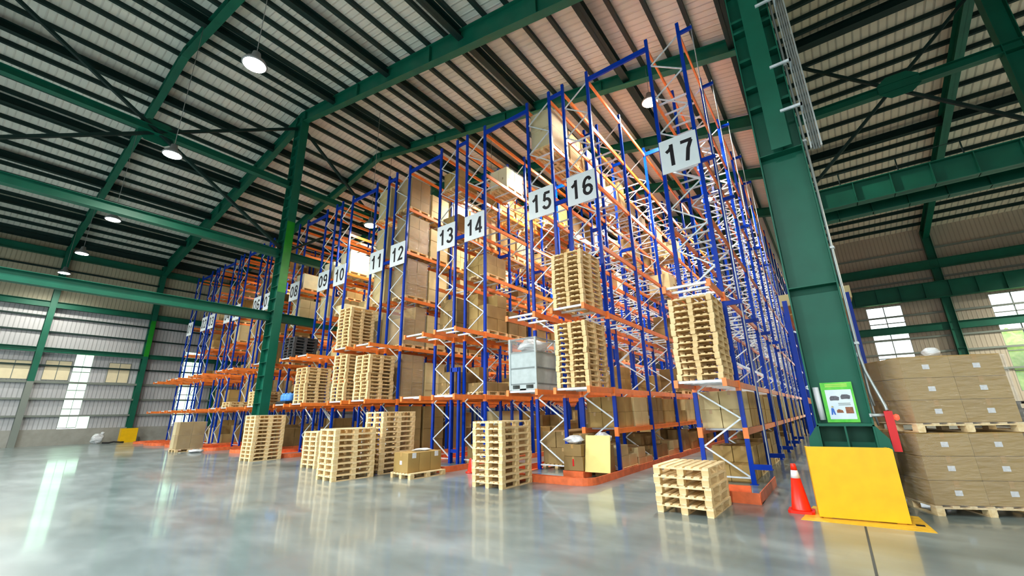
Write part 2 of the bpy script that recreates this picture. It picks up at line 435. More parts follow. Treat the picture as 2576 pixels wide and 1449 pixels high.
# crane runway girders
def girder(y, z0, z1, x0, x1, w, stiffs):
    b = MB()
    b.box(x0, x1, y - .008, y + .008, z0, z1, 'green')
    b.box(x0, x1, y - w / 2, y + w / 2, z0, z0 + .03, 'green'); b.box(x0, x1, y - w / 2, y + w / 2, z1 - .03, z1, 'green')
    for x in stiffs: b.box(x - .012, x + .012, y - w / 2 + .02, y + w / 2 - .02, z0, z1, 'green')
    struct('runway_girder', b)
girder(18.0, 8.33, 9.12, .45, X2, .36, [.9 + 1.0 * i for i in range(22)])
girder(19.3, 8.33, 9.12, .45, X2, .36, [1.4 + 1.0 * i for i in range(22)])
b = MB(); b.box(.45, X2, 18.15, 19.15, 9.06, 9.1, 'green')
for i in range(11): b.tube([(1.6 + 1.6 * i, 18.2, 9.1), (1.6 + 1.6 * i, 18.2, 9.75)], .02, 'purlin', 6)
b.tube([(.6, 18.2, 9.75), (X2 - .2, 18.2, 9.75)], .012, 'purlin', 6); struct('walkway', b)
girder(YW - .7, 8.35, 9.45, .3, X2, .4, [1.2 + 1.25 * i for i in range(18)])
b = MB(); b.ibeam((.2, YW - .45, 10.75), (X2, YW - .45, 10.75), .62, .3, 'green', tf=.025); struct('tie_beam', b)
b = MB(); b.ibeam((.2, YW - .25, 6.5), (X2, YW - .25, 6.5), .5, .3, 'green', tf=.02); struct('tie_beam', b)

# ------------------------------------------------------------------ left wall with windows
WT = .12
def wall_x(name, x, segs, m):
    b = MB()
    for y0, y1, z0, z1 in segs: b.box(x - WT, x, y0, y1, z0, z1, m)
    struct(name, b)
XW = XL - .24
strips = [(-.95, -.02, 1.1, 6.1), (5.36, 6.28, 1.1, 6.1), (11.68, 12.95, 1.1, 6.9)]
wide = [(5.56, 6.78, 1.05, 1.86)]
segs = []
ys = [YB, -.95, -.02, 5.36, 6.28, 11.68, 12.95, YF]
for i in range(0, len(ys), 2): segs += [(6.28, 6.86, 1.86, 6.1), (6.86, 11.68, 1.04, 6.1)] if ys[i] == 6.28 else [(ys[i], ys[i + 1], 1.04, 6.1)]
segs += [(YB, 11.68, 6.1, 6.9), (12.95, YF, 6.1, 6.9), (YB, YF, 6.9, 9.25)]
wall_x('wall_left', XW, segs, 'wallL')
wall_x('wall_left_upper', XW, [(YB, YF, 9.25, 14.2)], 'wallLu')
wall_x('wall_left_dado', XW + .05, [(YB, YF, 0, 1.04)], 'concrete')
for i, (y0, y1, z0, z1) in enumerate(strips):
    w = MB(); w.box(XW - .09, XW - .07, y0, y1, z0, z1, 'translucent')
    o = struct('window_%d' % (i + 1), w)
    f = MB(); n = int((z1 - z0) / 1.08)
    for k in range(n + 1):
        z = z0 + (z1 - z0) * k / n; f.box(XW - .06, XW - .01, y0, y1, z - .025, z + .025, 'frame')
    for yy in (y0, (y0 + y1) / 2, y1): f.box(XW - .06, XW - .02, yy - .012, yy + .012, z0, z1, 'frame')
    f.build('window_frame', o)
for y0, y1, z0, z1 in ((1.9, 3.35, 4.25, 5.45), (3.98, 5.25, 4.25, 5.55), (7.18, 8.42, 4.2, 5.62), (-2.6, -1.3, 4.2, 5.5)):
    w = MB(); w.box(XW, XW + .03, y0, y1, z0, z1, 'creamblind'); o = struct('window_%d' % (4 + int(y0 + 3)), w)
    f = MB()
    for yy in (y0, (y0 + y1) / 2, y1): f.box(XW + .005, XW + .045, yy - .02, yy + .02, z0, z1, 'frame')
    for zz in (z0, z1): f.box(XW + .005, XW + .045, y0, y1, zz - .02, zz + .02, 'frame')
    f.build('window_frame', o)
b = MB(); b.box(XW - .09, XW - .07, 6.28, 6.86, 1.04, 1.86, 'translucent'); o = struct('window_9', b)
# girts on the left wall
for z, h, w in ((1.89, .12, .16), (3.0, .12, .16), (4.1, .14, .16), (5.2, .1, .14), (7.46, .1, .14), (8.5, .1, .14), (11.9, .1, .12)):
    b = MB(); b.bar((XW + .1, YB, z), (XW + .1, YF, z), w, h, 'frame' if z < 5 else 'purlin'); tag(b.build('wall_girt'), None, None, 'wall girts', 'structure')
for z, h in ((6.2, .32), (9.3, .42), (12.95, .5)):
    b = MB(); b.ibeam((XL + .12, YB, z), (XL + .12, YF, z), h, .28, 'green', tf=.02); tag(b.build('wall_girt'), None, None, 'wall girts', 'structure')
# far walls
b = MB()
for z0, z1, m in ((0, 1.04, 'concrete'), (1.04, 18.6, 'wallX')): b.box(XL - .3, .3, YF, YF + .15, z0, z1, m)
struct('wall_far', b)
b = MB()
wins = [(2.98, 4.92, 2.2, 8.3), (9.15, 11.1, 2.2, 8.3), (15.6, 17.5, 2.2, 8.3)]
xs = [.15, 2.98, 4.92, 9.15, 11.1, 15.6, 17.5, X2]
for i in range(0, len(xs), 2): b.box(xs[i], xs[i + 1], YW, YW + .15, 2.2, 8.3, 'wallX')
b.box(.15, X2, YW, YW + .15, 1.04, 2.2, 'wallX'); b.box(.15, X2, YW, YW + .15, 8.3, 13.9, 'wallX'); b.box(.15, X2, YW, YW + .15, 0, 1.04, 'concrete')
struct('wall_side_hall', b)
for i, (x0, x1, z0, z1) in enumerate(wins):
    w = MB(); w.box(x0, x1, YW + .07, YW + .085, z0, z1, 'pane'); o = struct('window_%d' % (10 + i), w)
    f = MB(); n = 5
    for k in range(n + 1):
        z = z0 + (z1 - z0) * k / n; f.box(x0, x1, YW + .02, YW + .12, z - .03, z + .03, 'frame')
    for xx in (x0, (x0 + x1) / 2, x1): f.box(xx - .025, xx + .025, YW + .02, YW + .12, z0, z1, 'frame')
    f.build('window_frame', o)
for z in (12.0, 9.9, 7.5, 5.9, 4.9, 3.6):
    b = MB(); b.bar((.15, YW - .06, z), (X2, YW - .06, z), .12, .12, 'frame'); tag(b.build('wall_girt'), None, None, 'wall girts', 'structure')
b = MB(); b.box(X2, X2 + .15, YB, YW, 0, 17.6, 'wallX'); struct('wall_right', b)
b = MB(); b.box(-90, 80, YW + 1.2, 120, -.3, -.05, 'grass'); b.box(-90, -43.5, -40, YW + 1.2, -.3, -.05, 'grass'); struct('ground_outside', b)
# back wall out of view, with openings added to let in fill daylight
b = MB(); b.box(XL - .3, X2 + .15, YB - .15, YB, 7.5, 18.5, 'wallX')
for x0, x1 in ((XL - .3, -34), (-27, -22), (-15, -11), (-3, 2), (11, 24.15)): b.box(x0, x1, YB - .15, YB, 0, 7.5, 'wallX')
struct('wall_back', b)

# ------------------------------------------------------------------ lumpy shapes (bags, bushes)
def lump(b, c, rx, ry, rz_, m, seed, n=12, rough=.18, smooth=True):
    r = random.Random(seed); ph = [r.uniform(0, 6.28) for _ in range(6)]
    vs = []; fs = []; R = n; S = n * 2
    for i in range(R + 1):
        th = math.pi * i / R
        for j in range(S):
            a = 2 * math.pi * j / S
            k = 1 + rough * (math.sin(3 * a + ph[0] + 2 * th) * .5 + math.sin(5 * a + ph[1] - 3 * th) * .35 + math.sin(7 * th + ph[2] + 2 * a) * .35) * math.sin(th)
            vs.append((c[0] + rx * k * math.sin(th) * math.cos(a), c[1] + ry * k * math.sin(th) * math.sin(a), c[2] + rz_ * k * math.cos(th)))
    for i in range(R):
        for j in range(S): fs.append((i * S + j, (i + 1) * S + j, (i + 1) * S + (j + 1) % S, i * S + (j + 1) % S))
    b.add(vs, fs, m, smooth)
for i, (x, y, rr, h) in enumerate(((6.0, 46, 1.6, 2.0), (11.4, 47.5, 2.3, 3.6), (17.5, 46.5, 2.2, 2.6))):
    b = MB(); lump(b, (0, 0, h * .9), rr, rr, h, 'leaf', i, 14, .35)
    tag(b.build('bush', None, (x, y, -.1)), 'light green bush outside the %s side hall window' % ('space left of the right', 'right', 'far right')[i], 'bush')

# ------------------------------------------------------------------ pallet racks
X0, DR, G, A, Y0, BAY = -1.65153661, .91035415, .54029747, 1.97933269, 10.445138, 2.62
PER = 2 * DR + G + A
CENT = {8: -22.36, 7: -25.45, 6: -26.85, 5: -29.72, 4: -31.12, 3: -33.85, 2: -35.2, 1: -38.0}
def rowc(n):
    if n in CENT: return CENT[n]
    if n % 2: xr = X0 - (17 - n) // 2 * PER
    else: xr = X0 - ((17 - n + 1) // 2 - 1) * PER - DR - A
    return xr - DR / 2
LV = [2.06, 4.07, 6.08, 8.09, 10.09, 11.86]
ZP = 12.15
PW, PD = .09, .07
def post_mb(y, m='blue', z=ZP, x=0):
    b = MB(); 
    b.box(x - PW / 2, x + PW / 2, y - PD / 2, y + PD / 2, .012, z, m)
    b.box(x - PW / 2 - .03, x + PW / 2 + .03, y - PD / 2 - .03, y + PD / 2 + .03, 0, .012, m)
    return b
def zig(b, y, d, ztop, m='galv', t=.032):
    z = .14; s = 1
    b.bar((-d + .05, y, z - .02), (d - .05, y, z - .02), t, t, m)
    while z + .58 < ztop:
        b.bar((s * (d - .05), y, z), (-s * (d - .05), y, z + .575), t, t, m, up=(0, 1, 0)); z += .58; s = -s
def beam_mb(y0, y1, ztop, x):
    b = MB(); b.box(x - .024, x + .024, y0, y1, ztop - .125, ztop, 'orange')
    return b
def clip(b, x, y, ztop):
    b.box(x - PW / 2 - .006, x + PW / 2 + .006, y - PD / 2 - .006, y + PD / 2 + .006, ztop - .19, ztop + .03, 'orange')

def make_rack(n):
    c = rowc(n); d = DR / 2
    nb = {17: 15, 16: 15}.get(n, 11 if n >= 8 else 6)
    kd = {17: 5, 16: 5}.get(n, 3 if n >= 11 else 2)
    r = empty('pallet_rack', (c, 0, 0), 'tall blue and orange pallet rack row under the white sign reading %02d, row %s' % (n, RN[n]), 'pallet rack', 'pallet rack rows')
    shelf = n in (16, 17)
    levels = ([1.08] if shelf else []) + LV
    for k in range(kd + 1):
        y = Y0 + BAY * k
        for s in (-1, 1): post_mb(y, x=s * d).build('upright', r)
        z = MB(); zig(z, y, d, ZP - .1); z.build('bracing', r)
    for k in range(kd):
        y0, y1 = Y0 + BAY * k + PD / 2, Y0 + BAY * (k + 1) - PD / 2
        for zt in levels:
            for s in (-1, 1):
                b = beam_mb(y0, y1, zt, s * d)
                if k == 0 and zt < 5: clip(b, s * d, Y0, zt)
                b.build('beam', r)
    # cantilever ends in front of the first frame
    for zt in LV[:2]:
        for s in (-1, 1):
            b = beam_mb(9.06, Y0 - PD / 2, zt, s * d); cb = b.build('cantilever_beam', r); b = MB(); b.box(s * d - .04, s * d + .04, 9.03, 9.06, zt - .14, zt + .015, 'orange'); b.build('end_cap', cb)
        for yy in (9.12, 9.55, 10.1):
            b = MB(); b.bar((-d + .025, yy, zt - .03), (d - .025, yy, zt - .03), .06, .05, 'galv'); b.build('support_bar', r)
    # far bays and all deck bars: beyond counting
    if nb > kd:
        b = MB()
        for k in range(kd + 1, nb + 1):
            y = Y0 + BAY * k
            for s in (-1, 1): b.box(s * d - PW / 2, s * d + PW / 2, y - PD / 2, y + PD / 2, 0, ZP, 'blue')
        tag(b.build('far_uprights', r), kind='stuff')
        b = MB()
        for k in range(kd + 1, nb + 1): zig(b, Y0 + BAY * k, d, ZP - .1)
        tag(b.build('far_bracing', r), kind='stuff')
        b = MB()
        for zt in levels:
            for s in (-1, 1):
                for k in range(kd, nb): b.box(s * d - .024, s * d + .024, Y0 + BAY * k + PD / 2, Y0 + BAY * (k + 1) - PD / 2, zt - .125, zt, 'orange')
        tag(b.build('far_beams', r), kind='stuff')
    b = MB()
    for zt in levels[:-1]:
        for k in range(nb):
            for q in (.42, .95, 1.68, 2.2): 
                yy = Y0 + BAY * k + q; b.box(-d + .025, d - .025, yy - .025, yy + .025, zt - .045, zt - .004, 'galv')
    tag(b.build('support_bars', r), kind='stuff')
    return r
RACKS = {n: make_rack(n) for n in range(1, 18)}

# the side arms with rods on the aisle face of rack 17
b17 = RACKS[17]; c17 = rowc(17)
for k in range(5):
    y = Y0 + BAY * k
    b = MB(); b.tube([(DR / 2 + .34, y, .3), (DR / 2 + .34, y, 11.9)], .014, 'galv', 6); b.build('side_rod', b17)
    for z in (.34, 3.82, 7.6, 11.77):
        b = MB(); b.box(DR / 2 + PW / 2, DR / 2 + .37, y - .035, y + .035, z - .05, z + .05, 'blue'); b.build('side_arm', b17)

# blue ties between rack rows: spacers in each pair, portals over the aisles
def tie(name, xa, xb, y, z, h, label, cat, group):
    b = MB(); b.box(xa, xb, y - .03, y + .03, z - h / 2, z + h / 2, 'blue')
    tag(b.build(name), label, cat, group)
PAIRS = [(15, 16), (13, 14), (11, 12), (9, 10), (6, 7), (4, 5), (2, 3)]
for a, c in PAIRS:
    xa, xb = rowc(a) + DR / 2 + PW / 2, rowc(c) - DR / 2 - PW / 2
    for k in range(3):
        for z, w in ((7.82, 'lower'), (11.85, 'top')):
            tie('row_spacer', xa, xb, Y0 + BAY * k, z, .13, 'short blue %s spacer bar joining racks %s and %s at their %s frame' % (w, RN[a], RN[c], WORD[k]), 'spacer bar', 'blue row spacers')
PORTALS = [(16, 17), (14, 15), (12, 13), (10, 11), (8, 9), (5, 6), (3, 4), (1, 2)]
for a, c in PORTALS:
    xa, xb = rowc(a) + DR / 2 + PW / 2, rowc(c) - DR / 2 - PW / 2
    for k in range(0, 6, 2):
        tie('aisle_tie', xa, xb, Y0 + BAY * k, 11.82, .16, 'blue tie beam over the aisle between racks %s and %s at the %s frame' % (RN[a], RN[c], WORD[k]), 'tie beam', 'blue aisle ties')
# blue protective portal between racks 13 and 14
b = MB(); xa, xb = rowc(13) + DR / 2 + .1, rowc(14) - DR / 2 - .1
xa, xb = -10.24, -9.90
for x in (xa, xb): b.box(x - .04, x + .04, Y0 - .18, Y0 - .1, 0, 3.0, 'blue')
b.box(xa, xb, Y0 - .18, Y0 - .1, 2.86, 3.0, 'blue'); b.box(xa, xb, Y0 - .17, Y0 - .11, .32, .42, 'blue')
tag(b.build('post_guard_frame'), 'narrow blue guard frame standing between racks thirteen and fourteen', 'guard frame')

# signs: bold sans numerals drawn as strokes
def stroke(b, pts, wd, y, m='ink'):
    n = len(pts); L = []; R_ = []
    for i in range(n):
        a = Vector(pts[max(i - 1, 0)]); c = Vector(pts[min(i + 1, n - 1)]); p = Vector(pts[i])
        if 0 < i < n - 1:
            d1 = (p - a).normalized(); d2 = (c - p).normalized(); t = (d1 + d2).normalized()
            nn = Vector((-t.y, t.x)); k = wd / 2 / max(.5, nn.dot(Vector((-d1.y, d1.x))))
        else:
            t = (c - a).normalized(); nn = Vector((-t.y, t.x)); k = wd / 2
        L.append(p + nn * k); R_.append(p - nn * k)
    vs = [(q.x, y, q.y) for q in L] + [(q.x, y, q.y) for q in R_]
    b.add(vs, [(i, i + 1, n + i + 1, n + i) for i in range(n - 1)], m)
def arc(cx, cy, rx, ry, a0, a1, k=14):
    return [(cx + rx * math.cos(math.radians(a0 + (a1 - a0) * i / k)), cy + ry * math.sin(math.radians(a0 + (a1 - a0) * i / k))) for i in range(k + 1)]
DIG = {
 '0': [arc(.5, .5, .36, .42, 0, 360, 28)],
 '1': [[(.62, 0), (.62, 1)], [(.66, .93), (.5, .77), (.22, .67)]],
 '2': [arc(.5, .70, .34, .22, 172, -32, 14) + [(.18, .08), (.2, .08)], [(.12, .085), (.9, .085)]],
 '3': [arc(.48, .715, .32, .205, 160, -80, 14), arc(.48, .29, .37, .21, 90, -165, 16), [(.38, .51), (.56, .51)]],
 '4': [[(.68, 0), (.68, 1)], [(.66, .97), (.12, .30)], [(.06, .27), (.95, .27)]],
 '5': [[(.26, .50), (.34, .915), (.34, .915)], [(.28, .915), (.86, .915)], arc(.48, .33, .36, .25, 140, -160, 18)],
 '6': [arc(.52, .30, .34, .22, 0, 360, 26), arc(.56, .46, .40, .46, 182, 65, 12), [(.70, .89), (.80, .77)]],
 '7': [[(.1, .915), (.9, .915)], [(.84, .90), (.58, .55), (.42, 0)]],
 '8': [arc(.5, .72, .31, .20, 0, 360, 24), arc(.5, .28, .36, .21, 0, 360, 24)],
 '9': [arc(.48, .70, .34, .22, 0, 360, 26), arc(.44, .54, .40, .46, 2, -115, 12), [(.30, .11), (.20, .23)]],
}
def digit(b, ch, cx, w, h):
    for i, st in enumerate(DIG[ch]):
        pts = [(cx + (px - .5) * w, (py - .5) * h) for px, py in st]
        stroke(b, pts, .098, -.0135 - .0004 * i)
def sign(n):
    c = rowc(n)
    s = MB(); s.box(-.475, .475, -.012, .012, -.5, .5, 'sign')
    for dx in (-.4, .4):
        for dz in (-.3, .3): s.box(dx - .02, dx + .02, .012, .025, dz - .02, dz + .02, 'galv')
    o = s.build('aisle_sign', None, (c, Y0 - .06, 8.02))
    tag(o, 'white number board %02d, %s, hung high on the blue rack end' % (n, RN[n]), 'sign', 'rack number signs')
    for k, ch in enumerate('%02d' % n):
        q = MB(); digit(q, ch, (-.215, .215)[k], .36, .64); q.build('numeral', o)
for n in range(1, 18): sign(n)

# orange floor guide rails: a U round the end of every pair
def guide(xa, xb, yfront, ylen, label):
    b = MB(); r = .42
    def path(off):
        p = [(xa + off, ylen)]
        for i in range(7):
            a = math.pi + math.pi / 2 * i / 6; p.append((xa + r + (r - off) * math.cos(a), yfront + r + (r - off) * math.sin(a)))
        for i in range(7):
            a = 1.5 * math.pi + math.pi / 2 * i / 6; p.append((xb - r + (r - off) * math.cos(a), yfront + r + (r - off) * math.sin(a)))
        p.append((xb - off, ylen)); return p
    outer, inner, mid = path(0), path(.16), path(.016)
    n = len(outer)
    vs = [(x, y, 0) for x, y in outer] + [(x, y, .15) for x, y in outer] + [(x, y, .15) for x, y in mid] + [(x, y, .012) for x, y in mid] + [(x, y, .012) for x, y in inner] + [(x, y, 0) for x, y in inner]
    fs = []
    for j in range(5):
        for i in range(n - 1): fs.append((j * n + i, j * n + i + 1, (j + 1) * n + i + 1, (j + 1) * n + i))
    for j in range(5): pass
    b.add(vs, fs, 'rail')
    # raised inner lip and cross plates at the end
    b.box(xa + .3, xb - .3, yfront + .30, yfront + .34, 0, .12, 'rail')
    for x in [xa + .5 + i * .45 for i in range(int((xb - xa - .8) / .45) + 1)]: b.box(x - .02, x + .02, yfront + .02, yfront + .3, 0, .09, 'rail')
    tag(b.build('floor_guide_rail'), label, 'guide rail', 'orange floor guide rails')
for a, c in PAIRS:
    guide(rowc(a) - DR / 2 - .16, rowc(c) + DR / 2 + .16, 8.5, Y0 + BAY * 11, 'orange floor guide rail curving round the foot of racks %s and %s' % (RN[a], RN[c]))
for n in (8, 1): guide(rowc(n) - DR / 2 - .16, rowc(n) + DR / 2 + .16, 8.6, Y0 + BAY * 8, 'orange floor guide rail round the foot of single rack %s' % RN[n])
b = MB(); xa, xb = rowc(17) - DR / 2 - .16, -1.27
for x0, x1, y0, y1 in ((xb - .016, xb, 8.45, Y0 + .1), (xa, xb, 8.36, 8.38), (xa, xa + .016, 8.38, Y0 + BAY * 14)): b.box(x0, x1, y0, y1, 0, .17, 'rail')
b.box(xa, xb, 8.38, 8.8, 0, .012, 'rail'); b.box(xa + .25, xb - .2, 8.86, 8.9, 0, .2, 'rail')
b.prism([(xa, 8.38), (xb - .02, 8.38), (xb - .02, 8.75), (xb - .35, 8.85), (xa, 8.85)], 'z', .012, .05, 'rail')
tag(b.build('floor_guide_rail'), 'orange floor guide rail with square corner at the foot of rack seventeen', 'guide rail', 'orange floor guide rails')

# ------------------------------------------------------------------ pallets
def pallet_deck(b, w, l, m, z0=.0):
    n = 7
    for z in (.112,):
        for i in range(n):
            x = -w / 2 + (w - .085) * i / (n - 1); b.box(x, x + .085, -l / 2, l / 2, z, z + .02, m)
    for y in (-l / 2, -.055, l / 2 - .11): b.box(-w / 2, w / 2, y, y + .11, .092, .112, m)
def pallet_skid(b, x, w, l, m):
    b.box(x - .045, x + .045, -l / 2, l / 2, .0, .018, m)
    for y in (-l / 2, -.06, l / 2 - .12): b.box(x - .05, x + .05, y, y + .12, .018, .092, m)
PH = .1335
PW1, PL1 = .82, 1.11
def pal_whole(w, l, m, name='wooden_pallet'):
    b = MB(); pallet_deck(b, w, l, m)
    for x in (-w / 2 + .05, 0, w / 2 - .05): pallet_skid(b, x, w, l, m)
    return b.mesh(name)
PALM = {'a': pal_whole(.88, 1.11, 'wood2'), 'dark': pal_whole(.88, 1.11, 'woodold', 'dark_pallet'), 'load': pal_whole(.88, 1.12, 'wood2')}
b = MB(); pallet_deck(b, PW1, PL1, 'wood'); DECKM = b.mesh('deck')
SKIDM = []
for x in (-PW1 / 2 + .05, 0, PW1 / 2 - .05):
    b = MB(); b.box(x - .045, x + .045, -PL1 / 2, PL1 / 2, .0, .018, 'wood'); SKIDM.append((x, b.mesh('skid')))
BLOCKM = []
for y in (-PL1 / 2, -.06, PL1 / 2 - .12):
    b = MB(); b.box(-.05, .05, y, y + .12, .018, .092, 'wood2'); BLOCKM.append(b.mesh('block'))
def near_pallet(x, y, z, rz, label, group):
    e = empty('wooden_pallet', (x, y, z), label, 'pallet', group, rz)
    link('deck', DECKM, e)
    for x0, s in SKIDM:
        k = link('skid', s, e)
        for q in BLOCKM: link('block', q, k, (x0, 0, 0))
    return e
def pallet_at(x, y, z, rz, label, group, m='a', name='wooden_pallet'):
    o = link(name, PALM[m], None, (x, y, z), rz); tag(o, label, 'pallet', group); return o
def posword(i, n):
    if i == n - 1: return 'topmost'
    return ORD[i]
def floor_stack(x, y, rz, n, where, jit=.007):
    for i in range(n):
        near_pallet(x + rnd.uniform(-jit, jit), y + rnd.uniform(-jit, jit), i * PH, rz + rnd.uniform(-.007, .007),
                    '%s wooden pallet of the %s-high stack %s' % (posword(i, n), NUMW[n], where), 'pallets stacked ' + where)
def rack_stack(n, lv, count, where, m='a', y=9.68, dx=0, name='wooden_pallet', word='pale wooden'):
    z0 = LV[lv - 1] + .002
    for i in range(count):
        pallet_at(rowc(n) + dx + rnd.uniform(-.01, .01), y + rnd.uniform(-.015, .015), z0 + i * PH, rnd.uniform(-.01, .01),
                  '%s %s pallet of stack on %s overhang of rack %s' % (posword(i, count), word, where, RN[n]), 'pallets stacked on the %s overhang of rack %s' % (where, RN[n]), m, name)
floor_stack(-17.62, 7.78, .02, 12, 'left of the green column foot')
floor_stack(-13.30, 7.82, .0, 8, 'partly hidden behind the nine-high stack')
floor_stack(-10.32, 6.66, -.08, 9, 'left of the single carton pallet')
floor_stack(-10.42, 8.05, -.02, 12, 'behind the single carton pallet')
floor_stack(-6.20, 7.90, .02, 10, 'on the floor before rack fifteen')
floor_stack(-2.10, 7.60, -.02, 5, 'on the floor before rack seventeen')
near_pallet(-8.93, 7.86, 0, -.06, 'single low wooden pallet on the floor carrying three taped cartons', None)
rack_stack(17, 1, 13, 'lower')
rack_stack(16, 1, 12, 'lower'); rack_stack(16, 2, 11, 'upper')
rack_stack(12, 1, 12, 'lower'); rack_stack(11, 1, 13, 'lower'); rack_stack(11, 2, 12, 'upper')
rack_stack(10, 1, 11, 'lower'); rack_stack(8, 1, 5, 'lower'); rack_stack(7, 1, 2, 'lower')
rack_stack(9, 2, 7, 'upper', 'dark', 9.68, 0, 'plastic_pallet', 'dark grey')

# ------------------------------------------------------------------ cartons
CARTM = {}
def carton_mesh(sx, sy, sz, m, tape=True):
    k = (round(sx, 3), round(sy, 3), round(sz, 3), m)
    if k in CARTM: return CARTM[k]
    b = MB(); e = .006
    # slightly rounded box, with a closing tape strip over the top seam
    x, y, z = sx / 2, sy / 2, sz
    vs = []
    for zz, i in ((0, e), (e, 0), (z - e, 0), (z, e)):
        vs += [(-x + i, -y + i, zz), (x - i, -y + i, zz), (x - i, y - i, zz), (-x + i, y - i, zz)]
    fs = [(3, 2, 1, 0), (12, 13, 14, 15)]
    for L in range(3):
        for i in range(4): fs.append((L * 4 + i, L * 4 + (i + 1) % 4, L * 4 + 4 + (i + 1) % 4, L * 4 + 4 + i))
    b.add(vs, fs, m)
    b.box(-.03, .03, -y - .0015, y + .0015, z - .09, z + .0015, 'tape')
    CARTM[k] = b.mesh('carton'); return CARTM[k]

CARTONS = []     # every carton wanted: (distance, x, y, z, rz, size, mat, label, group)
def want(x, y, z, sx, sy, sz, m, label, group, rz=0.0):
    CARTONS.append((math.hypot(x, y) + abs(z - 4) * .3, x, y, z, rz, (sx, sy, sz), m, label, group))
TAKEN = set()
LOADP = []       # pallets under the loads
lvname = ['floor level', 'low shelf', 'first level', 'second level', 'third level', 'fourth level', 'fifth level']
def load(n, bay, slot, lv, layers=2, h=.42, m='card', pallet=True, ny=2, nx=2, seed=0):
    """cartons on a pallet in rack row n; lv -1 = floor, 0 = low shelf, 1.. = beam levels"""
    if (n, bay, slot, lv) in TAKEN: return
    TAKEN.add((n, bay, slot, lv))
    z = 0.0 if lv == -1 else (1.085 if lv == 0 else LV[lv - 1] + .003)
    x = rowc(n); y = Y0 + BAY * bay + (.70, 1.92)[slot]
    r = random.Random(n * 1000 + bay * 50 + slot * 7 + lv * 131 + seed)
    slotw = ('near', 'far')[slot]
    base = '%s load, %s, rack %s, %s bay' % (slotw, lvname[lv + 1], RN[n], WORD[bay])
    g = 'cartons on the %s of rack %s' % (lvname[lv + 1], RN[n])
    if pallet:
        LOADP.append((math.hypot(x, y) + abs(z - 4) * .3, x, y, z, 'wooden pallet under ' + base)); z += PH + .002
    sx, sy = .86 / nx, 1.08 / ny
    for L in range(layers):
        for i in range(nx):
            for j in range(ny):
                if L == layers - 1 and layers > 1 and r.random() < .18: continue
                want(x - .43 + sx * (i + .5) + r.uniform(-.006, .006), y - .54 + sy * (j + .5) + r.uniform(-.008, .008), z + L * (h + .003), sx - .014, sy - .016, h, m,
                     '%s%s%s carton of %s' % ('' if layers == 1 else ('bottom ' if L == 0 else ('top ' if L == layers - 1 else 'middle ')), '' if ny == 1 else ('front ', 'rear ')[j], '' if nx == 1 else ('left', 'right')[i], base), g, r.uniform(-.01, .01))
rr = random.Random(5)
mats3 = ['card', 'card', 'card2', 'card3']
# rows 16 and 17: cartons on the floor and on the low shelf of every bay
for n in (17, 16):
    for k in range(13):
        for s in (0, 1):
            load(n, k, s, 0, 2, .36 + .06 * rr.random(), rr.choice(['card', 'card3', 'card2']), pallet=False)
            load(n, k, s, -1, 2, rr.choice((.26, .34)), rr.choice(['card', 'card', 'card3', 'card2']), pallet=rr.random() < .4)
# named loads seen in the photograph
load(15, 0, 0, 5, 2, .72, 'card2', ny=1, nx=1); load(15, 0, 1, 5, 3, .4, 'card'); load(15, 1, 0, 5, 3, .4, 'card2')
load(14, 0, 1, 5, 2, .42, 'cream')
load(13, 0, 0, 2, 3, .45, 'card3'); load(13, 0, 1, 2, 2, .42, 'card3'); load(14, 0, 0, 3, 2, .36, 'card')
load(14, 0, 0, 2, 3, .44, 'card'); load(14, 0, 1, 2, 2, .42, 'card3'); load(14, 1, 0, 2, 2, .42, 'card3')
load(14, 0, 0, 1, 1, .28, 'card3'); load(14, 0, 1, 1, 1, .34, 'card')
for lv in (1, 2, 3, 4, 5):
    k5 = .48 if lv == 5 else .53
    load(12, 0, 0, lv, 3, k5, 'card', nx=1, ny=2); load(12, 0, 1, lv, 5, .27, 'card2', nx=2, ny=2)
    load(12, 1, 0, lv, 5, .28, 'card2'); load(12, 1, 1, lv, 4, .34, 'card'); load(11, 0, 0, lv, 3, .48, 'card2', nx=1, ny=1)
load(12, 0, 0, -1, 4, .42, 'card3'); load(12, 0, 1, -1, 4, .42, 'card3'); load(12, 1, 0, -1, 4, .42, 'card3')
load(10, 0, 0, 4, 2, .5, 'cream', ny=1); load(10, 0, 1, 4, 1, .7, 'cream', ny=2, nx=1); load(10, 0, 0, 3, 1, .36, 'cream'); load(10, 0, 1, 3, 2, .4, 'card2')
load(9, 0, 0, 4, 1, .8, 'cream', ny=2, nx=1); load(9, 0, 0, 3, 2, .5, 'card2'); load(9, 0, 1, 3, 2, .5, 'card2'); load(10, 0, 0, 2, 2, .4, 'card2')
load(8, 0, 0, 4, 1, .8, 'cream', nx=1, ny=1); load(8, 0, 0, 3, 3, .45, 'card2'); load(8, 0, 1, 3, 2, .5, 'card3'); load(8, 0, 0, 2, 1, .4, 'card2'); load(8, 0, 1, 2, 2, .36, 'card2')
for lv in (1, 2, 3, 4): load(6, 0, 0, lv, 3, .5, 'card', nx=1, ny=1)
USED = set()
fill = {15: .3, 14: .18, 13: .75, 12: 0, 11: .5, 10: .6, 9: .6, 8: .6, 7: .5, 6: .5, 5: .55, 4: .5, 3: .4, 2: .35, 1: .15, 16: .12, 17: 0}
